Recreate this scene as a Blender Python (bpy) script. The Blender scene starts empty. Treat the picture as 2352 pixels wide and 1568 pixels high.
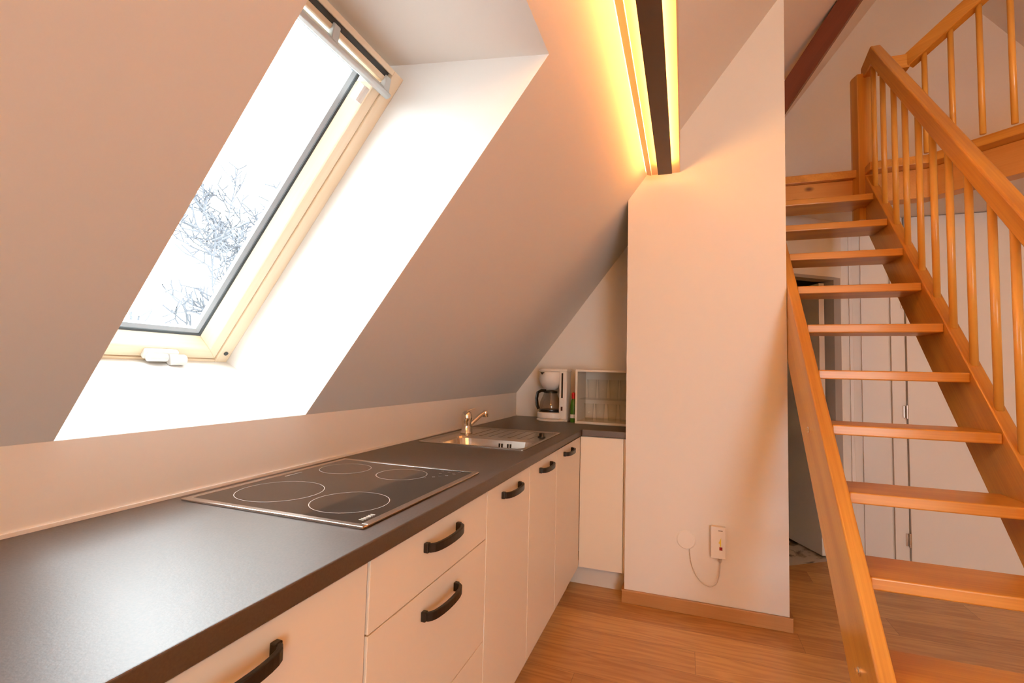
import bpy, bmesh, math, random
from mathutils import Vector, Matrix
random.seed(7)
S = bpy.context.scene
COL = S.collection

# ------------------------------------------------------------------ camera
CAM = (1.1596, -1.4125, 1.2259)
YAW, PITCH, ROLL, FPX = 19.7166, 3.4789, 1.4303, 1105.834
def make_camera():
    ya, pi, ro = map(math.radians, (YAW, PITCH, ROLL))
    f = Vector((-math.sin(ya)*math.cos(pi), math.cos(ya)*math.cos(pi), math.sin(pi)))
    r = Vector((math.cos(ya), math.sin(ya), 0)); u = r.cross(f)
    r2 = r*math.cos(ro)+u*math.sin(ro); u2 = -r*math.sin(ro)+u*math.cos(ro)
    cd = bpy.data.cameras.new('camera'); co = bpy.data.objects.new('camera', cd); COL.objects.link(co)
    m = Matrix((( r2.x, u2.x, -f.x, CAM[0]), (r2.y, u2.y, -f.y, CAM[1]), (r2.z, u2.z, -f.z, CAM[2]), (0,0,0,1)))
    co.matrix_world = m
    cd.sensor_fit = 'HORIZONTAL'; cd.sensor_width = 36.0; cd.lens = FPX/2352*36.0
    cd.clip_start = 0.02; cd.clip_end = 200
    S.camera = co
make_camera()

# ------------------------------------------------------------------ world, exposure
SKY_STRENGTH = 14.8
w = bpy.data.worlds.new('overcast_sky'); S.world = w; w.use_nodes = True
bg = w.node_tree.nodes['Background']
bg.inputs[0].default_value = (0.89, 0.95, 1.0, 1); bg.inputs[1].default_value = SKY_STRENGTH
S.view_settings.view_transform = 'Standard'; S.view_settings.look = 'None'
S.view_settings.exposure = 0.09; S.view_settings.gamma = 1.0
try: S.view_settings.use_curve_mapping = False
except Exception: pass
cy = S.cycles
cy.max_bounces = 10; cy.diffuse_bounces = 6; cy.glossy_bounces = 5; cy.transmission_bounces = 8; cy.transparent_max_bounces = 32
cy.caustics_reflective = False; cy.caustics_refractive = False
cy.sample_clamp_indirect = 6.0
cy.use_denoising = True
try:
    cy.denoiser = 'OPENIMAGEDENOISE'; cy.denoising_input_passes = 'RGB_ALBEDO_NORMAL'
except Exception: pass
LED_UNDER = 47.0      # strip under the purlin
LED_WASH = 84.0       # strip washing the slope
FILL_GLOBE = 54.0  # strength of the fill globe added behind the viewer
WARM = (1.0, 0.46, 0.095)
WASHC = (1.0, 0.66, 0.34)

# ------------------------------------------------------------------ helpers
def link(o): COL.objects.link(o); return o
def tag(o, label=None, cat=None, group=None, kind=None):
    if label: o['label'] = label
    if cat: o['category'] = cat
    if group: o['group'] = group
    if kind: o['kind'] = kind
    return o
def thing(name, loc, label=None, cat=None, group=None, kind=None):
    o = bpy.data.objects.new(name, None); o.empty_display_size = .05; o.location = loc
    link(o); return tag(o, label, cat, group, kind)
class B:
    """collects world-space geometry, linked as one mesh"""
    def __init__(s): s.bm = bmesh.new()
    def box(s, x0, x1, y0, y1, z0, z1, M=None):
        P = [Vector((x, y, z)) for x in (x0, x1) for y in (y0, y1) for z in (z0, z1)]
        if M is not None: P = [M @ p for p in P]
        v = [s.bm.verts.new(p) for p in P]
        for f in ((0,1,3,2),(4,6,7,5),(0,4,5,1),(2,3,7,6),(0,2,6,4),(1,5,7,3)):
            s.bm.faces.new([v[i] for i in f])
        return s
    def quad(s, *P): s.bm.faces.new([s.bm.verts.new(Vector(p)) for p in P]); return s
    def prism(s, poly, fn, a, b):
        """poly of 2-tuples; fn(u,v,t)->point; extruded from t=a to t=b"""
        n = len(poly)
        A = [s.bm.verts.new(Vector(fn(u, v, a))) for u, v in poly]
        Bv = [s.bm.verts.new(Vector(fn(u, v, b))) for u, v in poly]
        s.bm.faces.new(A); s.bm.faces.new(Bv[::-1])
        for i in range(n): s.bm.faces.new((A[i], Bv[i], Bv[(i+1) % n], A[(i+1) % n]))
        return s
    def sweep(s, pts, sec, ups=None, caps=True):
        """sweep a closed section [(a,b)] along pts; a is sideways, b is up"""
        pts = [Vector(p) for p in pts]; rings = []
        for i, p in enumerate(pts):
            d = (pts[min(i+1, len(pts)-1)] - pts[max(i-1, 0)]).normalized()
            up = Vector(ups) if ups is not None else (Vector((0,0,1)) if abs(d.z) < .98 else Vector((0,1,0)))
            side = d.cross(up).normalized(); u2 = side.cross(d).normalized()
            rings.append([s.bm.verts.new(p+side*a+u2*b) for a, b in sec])
        n = len(sec)
        for r0, r1 in zip(rings, rings[1:]):
            for k in range(n): s.bm.faces.new((r0[k], r0[(k+1) % n], r1[(k+1) % n], r1[k]))
        if caps and n > 2: s.bm.faces.new(rings[0][::-1]); s.bm.faces.new(rings[-1])
        return s
    def tube(s, pts, r, seg=12, ups=None):
        return s.sweep(pts, [(r*math.cos(t*2*math.pi/seg), r*math.sin(t*2*math.pi/seg)) for t in range(seg)], ups)
    def lathe(s, prof, c, seg=32, axis='Z', sx=1.0, sy=1.0):
        rings = []
        for r, h in prof:
            ring = []
            for k in range(seg):
                a = 2*math.pi*k/seg; p = (r*sx*math.cos(a), r*sy*math.sin(a), h)
                if axis == 'Y': p = (p[0], p[2], p[1])
                if axis == 'X': p = (p[2], p[0], p[1])
                ring.append(s.bm.verts.new(Vector(c)+Vector(p)))
            rings.append(ring)
        for r0, r1 in zip(rings, rings[1:]):
            for k in range(seg): s.bm.faces.new((r0[k], r0[(k+1) % seg], r1[(k+1) % seg], r1[k]))
        if prof[0][0] > 1e-6: s.bm.faces.new(rings[0][::-1])
        if prof[-1][0] > 1e-6: s.bm.faces.new(rings[-1])
        return s
    def build(s, name, m, parent=None, loc=None, smooth=False, bevel=0, seg=2, recalc=True):
        bmesh.ops.remove_doubles(s.bm, verts=s.bm.verts, dist=1e-6)
        if recalc: bmesh.ops.recalc_face_normals(s.bm, faces=s.bm.faces)
        base = Vector(loc) if loc is not None else Vector((0,0,0))
        off = base.copy(); p = parent
        while p is not None: off += p.location; p = p.parent
        bmesh.ops.translate(s.bm, verts=s.bm.verts, vec=-off)
        me = bpy.data.meshes.new(name); s.bm.to_mesh(me); s.bm.free()
        if m is not None: me.materials.append(m)
        if smooth:
            for f in me.polygons: f.use_smooth = True
        o = bpy.data.objects.new(name, me); link(o); o.location = base
        if parent is not None: o.parent = parent
        if bevel:
            b = o.modifiers.new('soft_edges', 'BEVEL'); b.width = bevel; b.segments = seg; b.limit_method = 'ANGLE'; b.angle_limit = math.radians(40)
        return o
def kids(o): return [c for c in bpy.data.objects if c.parent == o]
def dup(o, dloc=(0,0,0), parent=None, label=None):
    c = o.copy(); link(c); c.location = Vector(o.location)+Vector(dloc)
    if parent is not None: c.parent = parent
    if label: c['label'] = label
    for k in kids(o): dup(k, (0,0,0), c)
    return c
def struct(o): o['kind'] = 'structure'; return o

# ------------------------------------------------------------------ materials
def new_mat(name):
    m = bpy.data.materials.new(name); m.use_nodes = True
    return m, m.node_tree, m.node_tree.nodes['Principled BSDF']
def plain(name, c, rough=.5, metal=0, coat=0, bump=0, bscale=200, spec=.5, coatr=.1):
    m, t, p = new_mat(name)
    p.inputs['Base Color'].default_value = (*c, 1); p.inputs['Roughness'].default_value = rough
    p.inputs['Metallic'].default_value = metal; p.inputs['Coat Weight'].default_value = coat
    p.inputs['Coat Roughness'].default_value = coatr; p.inputs['Specular IOR Level'].default_value = spec
    tc = t.nodes.new('ShaderNodeTexCoord'); n = t.nodes.new('ShaderNodeTexNoise')
    n.inputs['Scale'].default_value = bscale; n.inputs['Detail'].default_value = 3
    t.links.new(tc.outputs['Object'], n.inputs['Vector'])
    if bump:
        b = t.nodes.new('ShaderNodeBump'); b.inputs['Strength'].default_value = bump; b.inputs['Distance'].default_value = .002
        t.links.new(n.outputs['Fac'], b.inputs['Height']); t.links.new(b.outputs['Normal'], p.inputs['Normal'])
    mr = t.nodes.new('ShaderNodeMapRange'); mr.inputs[3].default_value = rough*.93; mr.inputs[4].default_value = min(1, rough*1.07)
    t.links.new(n.outputs['Fac'], mr.inputs[0]); t.links.new(mr.outputs[0], p.inputs['Roughness'])
    return m
def wood(name, c1, c2, axis='X', rot=(0,0,0), rough=.35, coat=.3, ring=7.0, knots=0, contrast=1.0):
    """grain runs along the axis; c1 light tone, c2 dark tone"""
    m, t, p = new_mat(name); N = t.nodes; L = t.links
    tc = N.new('ShaderNodeTexCoord'); mp = N.new('ShaderNodeMapping')
    mp.inputs['Rotation'].default_value = rot
    sc = {'X': (.12, 1, 1), 'Y': (1, .12, 1), 'Z': (1, 1, .12)}[axis]
    L.new(tc.outputs['Object'], mp.inputs['Vector'])
    m2 = N.new('ShaderNodeMapping'); m2.inputs['Scale'].default_value = sc; L.new(mp.outputs[0], m2.inputs['Vector'])
    n0 = N.new('ShaderNodeTexNoise'); n0.inputs['Scale'].default_value = 3.0; n0.inputs['Detail'].default_value = 2
    L.new(m2.outputs[0], n0.inputs['Vector'])
    mul = N.new('ShaderNodeMath'); mul.operation = 'MULTIPLY'; mul.inputs[1].default_value = ring
    L.new(n0.outputs['Fac'], mul.inputs[0])
    fr = N.new('ShaderNodeMath'); fr.operation = 'SINE'; m6 = N.new('ShaderNodeMath'); m6.operation = 'MULTIPLY'; m6.inputs[1].default_value = 6.283
    L.new(mul.outputs[0], m6.inputs[0]); L.new(m6.outputs[0], fr.inputs[0])
    m3 = N.new('ShaderNodeMapping'); s3 = {'X': (2, 90, 90), 'Y': (90, 2, 90), 'Z': (90, 90, 2)}[axis]
    m3.inputs['Scale'].default_value = s3; L.new(mp.outputs[0], m3.inputs['Vector'])
    n1 = N.new('ShaderNodeTexNoise'); n1.inputs['Scale'].default_value = 1.6; n1.inputs['Detail'].default_value = 4
    L.new(m3.outputs[0], n1.inputs['Vector'])
    a1 = N.new('ShaderNodeMath'); a1.operation = 'MULTIPLY_ADD'; a1.inputs[1].default_value = .16*contrast; a1.inputs[2].default_value = .5-.35*contrast
    L.new(fr.outputs[0], a1.inputs[0])
    a2 = N.new('ShaderNodeMath'); a2.operation = 'MULTIPLY_ADD'; a2.inputs[1].default_value = .7*contrast
    L.new(n1.outputs['Fac'], a2.inputs[0]); L.new(a1.outputs[0], a2.inputs[2]); a2.use_clamp = True
    mx = N.new('ShaderNodeMix'); mx.data_type = 'RGBA'
    mx.inputs[6].default_value = (*c1, 1); mx.inputs[7].default_value = (*c2, 1); L.new(a2.outputs[0], mx.inputs[0])
    out = mx.outputs[2]
    if knots:
        v = N.new('ShaderNodeTexVoronoi'); v.inputs['Scale'].default_value = knots; 
        m4 = N.new('ShaderNodeMapping'); m4.inputs['Scale'].default_value = {'X': (.6, 1, 1), 'Y': (1, .6, 1), 'Z': (1, 1, .6)}[axis]
        L.new(mp.outputs[0], m4.inputs['Vector']); L.new(m4.outputs[0], v.inputs['Vector'])
        cr = N.new('ShaderNodeMapRange'); cr.inputs[1].default_value = .035; cr.inputs[2].default_value = .10; cr.inputs[3].default_value = 1; cr.inputs[4].default_value = 0
        L.new(v.outputs['Distance'], cr.inputs[0])
        mk = N.new('ShaderNodeMix'); mk.data_type = 'RGBA'; mk.inputs[7].default_value = (c2[0]*.3, c2[1]*.2, c2[2]*.2, 1)
        L.new(cr.outputs[0], mk.inputs[0]); L.new(out, mk.inputs[6]); out = mk.outputs[2]
    L.new(out, p.inputs['Base Color'])
    p.inputs['Roughness'].default_value = rough; p.inputs['Coat Weight'].default_value = coat; p.inputs['Coat Roughness'].default_value = .18
    b = N.new('ShaderNodeBump'); b.inputs['Strength'].default_value = .12; b.inputs['Distance'].default_value = .001
    L.new(n1.outputs['Fac'], b.inputs['Height']); L.new(b.outputs['Normal'], p.inputs['Normal'])
    return m
def emit(name, c, s):
    m, t, p = new_mat(name)
    p.inputs['Base Color'].default_value = (*c, 1); p.inputs['Emission Color'].default_value = (*c, 1); p.inputs['Emission Strength'].default_value = s
    return m
def glass(name, tint=(1,1,1), fres=1.45, spec=1.0):
    m, t, p = new_mat(name); N = t.nodes; L = t.links; N.remove(p)
    tr = N.new('ShaderNodeBsdfTransparent'); tr.inputs[0].default_value = (*tint, 1)
    gl = N.new('ShaderNodeBsdfGlossy'); gl.inputs['Roughness'].default_value = .02
    f = N.new('ShaderNodeLayerWeight'); f.inputs[0].default_value = .5
    pw = N.new('ShaderNodeMath'); pw.operation = 'POWER'; pw.inputs[1].default_value = 4.0; L.new(f.outputs['Facing'], pw.inputs[0])
    mm = N.new('ShaderNodeMath'); mm.operation = 'MULTIPLY_ADD'; mm.inputs[1].default_value = .75*spec; mm.inputs[2].default_value = (fres-1)*.12*spec; L.new(pw.outputs[0], mm.inputs[0])
    mx = N.new('ShaderNodeMixShader'); L.new(mm.outputs[0], mx.inputs[0]); L.new(tr.outputs[0], mx.inputs[1]); L.new(gl.outputs[0], mx.inputs[2])
    L.new(mx.outputs[0], N['Material Output'].inputs[0])
    return m
def floor_mat():
    m, t, p = new_mat('oak_floorboards'); N = t.nodes; L = t.links
    tc = N.new('ShaderNodeTexCoord'); sep = N.new('ShaderNodeSeparateXYZ'); L.new(tc.outputs['Object'], sep.inputs[0])
    def math_(op, a, b=None, c=None):
        n = N.new('ShaderNodeMath'); n.operation = op
        for i, v in enumerate((a, b, c)):
            if v is None: continue
            if isinstance(v, (int, float)): n.inputs[i].default_value = v
            else: L.new(v, n.inputs[i])
        return n.outputs[0]
    W = .175; LEN = 1.9
    yy = math_('DIVIDE', math_('SUBTRACT', sep.outputs['Y'], .788-W*40), W)
    row = math_('FLOOR', yy); fy = math_('FRACT', yy)
    off = math_('FRACT', math_('MULTIPLY', row, .377))
    off = math_('SUBTRACT', off, .377*40 % 1.0)
    xx = math_('ADD', math_('DIVIDE', math_('SUBTRACT', sep.outputs['X'], 1.208), LEN), math_('ADD', off, 8.0))
    colu = math_('FLOOR', xx); fx = math_('FRACT', xx)
    ex = math_('MINIMUM', fx, math_('SUBTRACT', 1.0, fx)); ex = math_('MULTIPLY', ex, LEN)
    ey = math_('MINIMUM', fy, math_('SUBTRACT', 1.0, fy)); ey = math_('MULTIPLY', ey, W)
    e = math_('MINIMUM', ex, ey); seam = math_('LESS_THAN', e, .0011)
    cmb = N.new('ShaderNodeCombineXYZ'); L.new(row, cmb.inputs[0]); L.new(colu, cmb.inputs[1])
    wn = N.new('ShaderNodeTexWhiteNoise'); wn.noise_dimensions = '3D'; L.new(cmb.outputs[0], wn.inputs[0])
    # grain coordinates shifted per board
    sh = N.new('ShaderNodeVectorMath'); sh.operation = 'MULTIPLY_ADD'; sh.inputs[1].default_value = (9, 9, 9)
    L.new(wn.outputs['Color'], sh.inputs[0]); L.new(tc.outputs['Object'], sh.inputs[2])
    g = N.new('ShaderNodeMapping'); g.inputs['Scale'].default_value = (2.0, 42, 1); L.new(sh.outputs[0], g.inputs[0])
    n1 = N.new('ShaderNodeTexNoise'); n1.inputs['Scale'].default_value = 1.5; n1.inputs['Detail'].default_value = 4; L.new(g.outputs[0], n1.inputs['Vector'])
    g2 = N.new('ShaderNodeMapping'); g2.inputs['Scale'].default_value = (.55, 5, 1); L.new(sh.outputs[0], g2.inputs[0])
    n2 = N.new('ShaderNodeTexNoise'); n2.inputs['Scale'].default_value = 2.2; n2.inputs['Detail'].default_value = 2; L.new(g2.outputs[0], n2.inputs['Vector'])
    rings = math_('SINE', math_('MULTIPLY', n2.outputs['Fac'], 55.0))
    fac = math_('ADD', math_('MULTIPLY', n1.outputs['Fac'], .34), math_('MULTIPLY', rings, .07))
    fac = math_('ADD', fac, math_('MULTIPLY', wn.outputs['Value'], .34))
    fac = math_('ADD', fac, .10)
    cr = N.new('ShaderNodeValToRGB'); L.new(fac, cr.inputs[0])
    cr.color_ramp.elements[0].position = .22; cr.color_ramp.elements[0].color = (.66, .36, .125, 1)
    cr.color_ramp.elements[1].position = .74; cr.color_ramp.elements[1].color = (.33, .125, .030, 1)
    kv = N.new('ShaderNodeTexVoronoi'); kv.inputs['Scale'].default_value = 2.6; g3 = N.new('ShaderNodeMapping'); g3.inputs['Scale'].default_value = (.7, 1.6, 1)
    L.new(sh.outputs[0], g3.inputs[0]); L.new(g3.outputs[0], kv.inputs['Vector'])
    kn = N.new('ShaderNodeMapRange'); kn.inputs[1].default_value = .015; kn.inputs[2].default_value = .06; kn.inputs[3].default_value = .85; kn.inputs[4].default_value = 0
    L.new(kv.outputs['Distance'], kn.inputs[0])
    mk = N.new('ShaderNodeMix'); mk.data_type = 'RGBA'; mk.inputs[7].default_value = (.09, .035, .015, 1); L.new(kn.outputs[0], mk.inputs[0]); L.new(cr.outputs[0], mk.inputs[6])
    ms = N.new('ShaderNodeMix'); ms.data_type = 'RGBA'; ms.inputs[7].default_value = (.10, .04, .015, 1)
    L.new(math_('MULTIPLY', seam, .55), ms.inputs[0]); L.new(mk.outputs[2], ms.inputs[6]); L.new(ms.outputs[2], p.inputs['Base Color'])
    p.inputs['Roughness'].default_value = .38; p.inputs['Coat Weight'].default_value = .25; p.inputs['Coat Roughness'].default_value = .25
    bu = N.new('ShaderNodeBump'); bu.inputs['Strength'].default_value = .25; bu.inputs['Distance'].default_value = .001
    L.new(math_('SUBTRACT', math_('MULTIPLY', n1.outputs['Fac'], .3), seam), bu.inputs['Height']); L.new(bu.outputs['Normal'], p.inputs['Normal'])
    return m
def marble_mat():
    m, t, p = new_mat('grey_veined_tiles'); N = t.nodes; L = t.links
    tc = N.new('ShaderNodeTexCoord'); n = N.new('ShaderNodeTexNoise'); n.inputs['Scale'].default_value = 4; n.inputs['Detail'].default_value = 6; n.inputs['Distortion'].default_value = 1.6
    L.new(tc.outputs['Object'], n.inputs['Vector'])
    cr = N.new('ShaderNodeValToRGB'); e = cr.color_ramp.elements; e[0].position = .36; e[0].color = (.10, .08, .07, 1); e[1].position = .46; e[1].color = (.62, .58, .54, 1)
    L.new(n.outputs['Fac'], cr.inputs[0]); L.new(cr.outputs[0], p.inputs['Base Color']); p.inputs['Roughness'].default_value = .3
    return m
def laminate_mat():
    m, t, p = new_mat('dark_worktop_laminate'); N = t.nodes; L = t.links
    tc = N.new('ShaderNodeTexCoord'); n = N.new('ShaderNodeTexNoise'); n.inputs['Scale'].default_value = 260; n.inputs['Detail'].default_value = 3
    L.new(tc.outputs['Object'], n.inputs['Vector'])
    cr = N.new('ShaderNodeValToRGB'); e = cr.color_ramp.elements; e[0].position = .3; e[0].color = (.034, .018, .011, 1); e[1].position = .75; e[1].color = (.064, .038, .026, 1)
    L.new(n.outputs['Fac'], cr.inputs[0]); L.new(cr.outputs[0], p.inputs['Base Color'])
    p.inputs['Roughness'].default_value = .46; p.inputs['Specular IOR Level'].default_value = 1.0; p.inputs['IOR'].default_value = 1.65
    b = N.new('ShaderNodeBump'); b.inputs['Strength'].default_value = .25; b.inputs['Distance'].default_value = .0006
    L.new(n.outputs['Fac'], b.inputs['Height']); L.new(b.outputs['Normal'], p.inputs['Normal'])
    return m
WHITE = plain('white_wall_paint', (.80, .785, .765), .88, bump=.08, bscale=140, spec=.25)
OAKC1, OAKC2 = (.72, .34, .055), (.39, .13, .013)
OAK_X = wood('oak_lacquered_x', OAKC1, OAKC2, 'X', rough=.38, coat=.25)
OAK_Z = wood('oak_lacquered_z', OAKC1, OAKC2, 'Z', rough=.28, coat=.5)
SL = math.atan(1.112)
OAK_S = wood('oak_lacquered_slope', OAKC1, OAKC2, 'Y', rot=(-SL, 0, 0), rough=.28, coat=.5)
OAK_D = wood('oak_lacquered_diagonal', OAKC1, OAKC2, 'X', rot=(0, 0, math.radians(45)), rough=.3, coat=.4)
BAL = wood('baluster_oak', (.80, .43, .09), (.62, .28, .04), 'Z', rough=.3, coat=.4, contrast=.7)
PINE_X = wood('knotty_pine', (.66, .30, .07), (.50, .19, .035), 'X', rough=.4, coat=.3, knots=5)
PINE_D = wood('fascia_pine', (.68, .32, .08), (.52, .2, .04), 'X', rot=(0,0,math.radians(45)), rough=.4, coat=.3)
PINE_Y = wood('purlin_spruce', (.88, .70, .54), (.80, .58, .40), 'Y', rough=.5, coat=.1, knots=1.6, contrast=.7)
RAFT = wood('stained_rafter', (.20, .045, .018), (.12, .024, .01), 'X', rot=(0, math.radians(55), 0), rough=.5, coat=.1)
SASH_U = wood('window_pine_vertical', (.92, .80, .63), (.86, .66, .43), 'Z', rot=(0, math.radians(-37), 0), rough=.4, coat=.25, contrast=.8)
SASH_Y = wood('window_pine_horizontal', (.92, .80, .63), (.86, .66, .43), 'Y', rough=.4, coat=.25, contrast=.8)
SKIRT = wood('oak_skirting', (.52, .28, .11), (.38, .17, .06), 'X', rough=.4, coat=.2)
FLOOR = floor_mat(); MARBLE = marble_mat(); TOP = laminate_mat()
CAB = plain('white_cabinet_front', (.80, .745, .66), .42, spec=.4)
CARC = plain('white_carcass', (.70, .67, .64), .5)
HANDLE = plain('dark_iron', (.018, .014, .012), .38, metal=.3, bump=.2, bscale=90)
STEEL = plain('brushed_steel', (.62, .58, .54), .26, metal=1)
CHROME = plain('chrome', (.80, .78, .76), .08, metal=1)
HOBG = plain('black_ceramic_glass', (.018, .012, .010), .06, spec=.6)
HOBL = plain('hob_print', (.62, .58, .54), .4)
BLACK = plain('black_plastic', (.012, .010, .009), .3)
WPL = plain('white_plastic', (.82, .80, .77), .35)
GREYP = plain('light_grey_metal', (.62, .66, .68), .35, metal=.25)
GASK = plain('grey_gasket', (.42, .46, .50), .3)
GASKD = plain('dark_gasket', (.05, .06, .065), .5)
PANE = glass('window_glass', (.97, .99, .98), 1.2)
CLEAR = glass('drinking_glass', (.985, .985, .98), 1.3, .8)
LED_M = emit('led_tape', WARM, LED_UNDER)
LEDW_M = emit('led_wash_tape', WASHC, LED_WASH)
PROF = plain('bronze_profile', (.10, .060, .040), .45, metal=.2)
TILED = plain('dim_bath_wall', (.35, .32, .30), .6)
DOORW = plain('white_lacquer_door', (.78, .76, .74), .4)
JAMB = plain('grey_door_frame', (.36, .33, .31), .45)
RED = plain('red_mark', (.28, .004, .006), .4); YEL = plain('yellow_mark', (.80, .68, .12), .5); DK = plain('printed_grey', (.12, .09, .08), .5)
GREEN = plain('green_bottle_plastic', (.05, .16, .01), .3); REDC = plain('red_cap', (.55, .01, .01), .35)
BARK = plain('pale_bark', (.070, .073, .085), .9)

# ------------------------------------------------------------------ room shell
T = math.tan(math.radians(52.961)); K = 1.0665; CS = math.cos(math.radians(52.961)); SN = math.sin(math.radians(52.961))
def zc(x): return K+T*x
RX = 3.2; RZ = zc(RX); XR = 2*RX; YB, YF = -4.2, 4.0
YL, YR = -.8166, -.15; XT = .797
# floor with the diagonal door line
b = B(); b.quad((0, YB, 0), (XR, YB, 0), (XR, 2.536, 0), (2.203, 2.536, 0), (1.645, 2.131, 0), (0, 2.131, 0))
struct(b.build('floor', FLOOR))
b = B(); b.quad((1.645, 2.131, 0), (2.203, 2.536, 0), (3.0, 2.536, 0), (3.0, 3.95, 0), (1.2, 3.95, 0), (1.2, 2.131, 0))
struct(b.build('floor_bathroom', MARBLE))
# knee wall
b = B(); b.box(-.12, 0, YB, 1.95, 0, K)
struct(b.build('wall_left', WHITE))
# left roof slope with the skylight opening and its lined reveal
b = B()
def sq(x0, x1, y0, y1): b.quad((x0, y0, zc(x0)), (x1, y0, zc(x1)), (x1, y1, zc(x1)), (x0, y1, zc(x0)))
sq(0, RX, YB, YL); sq(XT, RX, YL, YR); sq(0, RX, YR, YF)
struct(b.build('ceiling', WHITE, recalc=False))
OFF = .6425
WBx, WTx = -.3738, .3209
def off(x, e=0): return (x - e*SN, zc(x)+OFF + e*CS)   # e: further out along the normal
e = .10
b = B()
q0, q1 = off(WBx, e), off(WTx, e); i0, i1 = (0, K), (XT, zc(XT))
for y in (YL, YR):
    b.quad((i0[0], y, i0[1]), (i1[0], y, i1[1]), (q1[0], y, q1[1]), (q0[0], y, q0[1]))
b.quad((i1[0], YL, i1[1]), (i1[0], YR, i1[1]), (q1[0], YR, q1[1]), (q1[0], YL, q1[1]))
b.quad((i0[0], YL, i0[1]), (i0[0], YR, i0[1]), (q0[0], YR, q0[1]), (q0[0], YL, q0[1]))
struct(b.build('trim_1', WHITE, recalc=False))
# right roof slope with a second skylight opening, right knee wall, gables
b = B()
def zr(x): return RZ-T*(x-RX)
def rq(x0, x1, y0, y1): b.quad((x0, y0, zr(x0)), (x1, y0, zr(x1)), (x1, y1, zr(x1)), (x0, y1, zr(x0)))
rq(RX, XR, YB, YF)
struct(b.build('ceiling_right', WHITE, recalc=False))
b = B(); b.box(XR, XR+.12, YB, YF, 0, K+.02)
struct(b.build('wall_right', WHITE))
b = B()
def gable(y, hole=None):
    if hole is None:
        b.quad((0, y, 0), (XR, y, 0), (XR, y, K), (RX, y, RZ), (0, y, K))
    else:
        x0, x1, z0, z1 = hole
        b.quad((0, y, 0), (x0, y, 0), (x0, y, zc(x0)), (0, y, K))
        b.quad((x1, y, 0), (XR, y, 0), (XR, y, K), (x1, y, zr(x1) if x1 > RX else zc(x1)))
        b.quad((x0, y, 0), (x1, y, 0), (x1, y, z0), (x0, y, z0))
        top = [(x0, y, z1), (x1, y, z1), (x1, y, zr(x1) if x1 > RX else zc(x1))]
        if x1 > RX: top.append((RX, y, RZ))
        top.append((x0, y, zc(x0))); b.quad(*top)
gable(YF); struct(b.build('wall_far', WHITE, recalc=False))
b = B(); gable(YB, (2.4, 3.7, .1, 2.0)); struct(b.build('wall_back', WHITE, recalc=False))
w2 = struct(thing('window_2', (3.1, YB, .1)))
f = B(); f.box(2.4, 3.7, YB-.06, YB, .1, .16); f.box(2.4, 3.7, YB-.06, YB, 1.94, 2.0)
for x in (2.4, 3.02, 3.64): f.box(x, x+.06, YB-.06, YB, .16, 1.94)
f.build('window_frame', DOORW, w2)
B().box(2.46, 3.64, YB-.035, YB-.03, .16, 1.94).build('window_pane', PANE, w2)
# kitchen end wall and the pier (column) to the slope
b = B(); b.prism([(-.12, 0), (.859, 0), (.859, zc(.859)), (0, K), (-.12, K)], lambda u, v, t: (u, t, v), 1.95, 2.05)
struct(b.build('wall_end', WHITE))
b = B(); b.prism([(.859, 0), (1.645, 0), (1.645, zc(1.645)), (.859, zc(.859))], lambda u, v, t: (u, t, v), 1.319, 2.131)
struct(b.build('wall_pier', WHITE))
b = B(); b.box(.846, 1.659, 1.304, 1.319, 0, .068); b.box(1.645, 1.659, 1.319, 2.12, 0, .068); b.box(.846, .859, 1.319, 1.42, 0, .068)
struct(b.build('baseboard_pier', SKIRT, bevel=.003))
# diagonal wall with bathroom door opening
P0, P1 = Vector((1.645, 2.131, 0)), Vector((2.203, 2.536, 0))
dd = (P1-P0); LD = dd.length; dd.normalize(); nn = Vector((-dd.y, dd.x, 0))  # nn points into the bathroom
def dw(bb, a0, a1, n0, n1, z0, z1):
    M = Matrix(((dd.x, nn.x, 0, P0.x), (dd.y, nn.y, 0, P0.y), (0, 0, 1, 0), (0, 0, 0, 1)))
    bb.box(a0, a1, n0, n1, z0, z1, M)
CZ = 2.337
b = B(); dw(b, -.05, .02, 0, .1, 0, CZ); dw(b, LD-.012, LD, 0, .1, 0, CZ); dw(b, .02, LD-.012, 0, .1, 1.935, CZ)
struct(b.build('wall_diagonal', WHITE))
d1 = struct(thing('door_1', tuple(P0+dd*.6)))
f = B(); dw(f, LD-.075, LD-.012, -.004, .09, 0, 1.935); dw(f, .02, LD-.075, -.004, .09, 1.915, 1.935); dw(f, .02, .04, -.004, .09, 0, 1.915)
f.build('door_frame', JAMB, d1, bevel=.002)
hp = P0+dd*(LD-.10)+nn*.05; ld = Vector((-.41, .912, 0)).normalized(); ln = Vector((-ld.y, ld.x, 0))
M = Matrix(((ld.x, ln.x, 0, hp.x), (ld.y, ln.y, 0, hp.y), (0, 0, 1, 0), (0, 0, 0, 1)))
f = B(); f.box(0, .74, 0, .04, .012, 1.9, M); f.build('door_leaf', DOORW, d1, bevel=.002)
# walls of the bathroom
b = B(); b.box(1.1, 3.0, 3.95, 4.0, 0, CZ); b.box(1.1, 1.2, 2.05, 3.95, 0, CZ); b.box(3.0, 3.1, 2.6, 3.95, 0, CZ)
struct(b.build('wall_bathroom', TILED))
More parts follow.
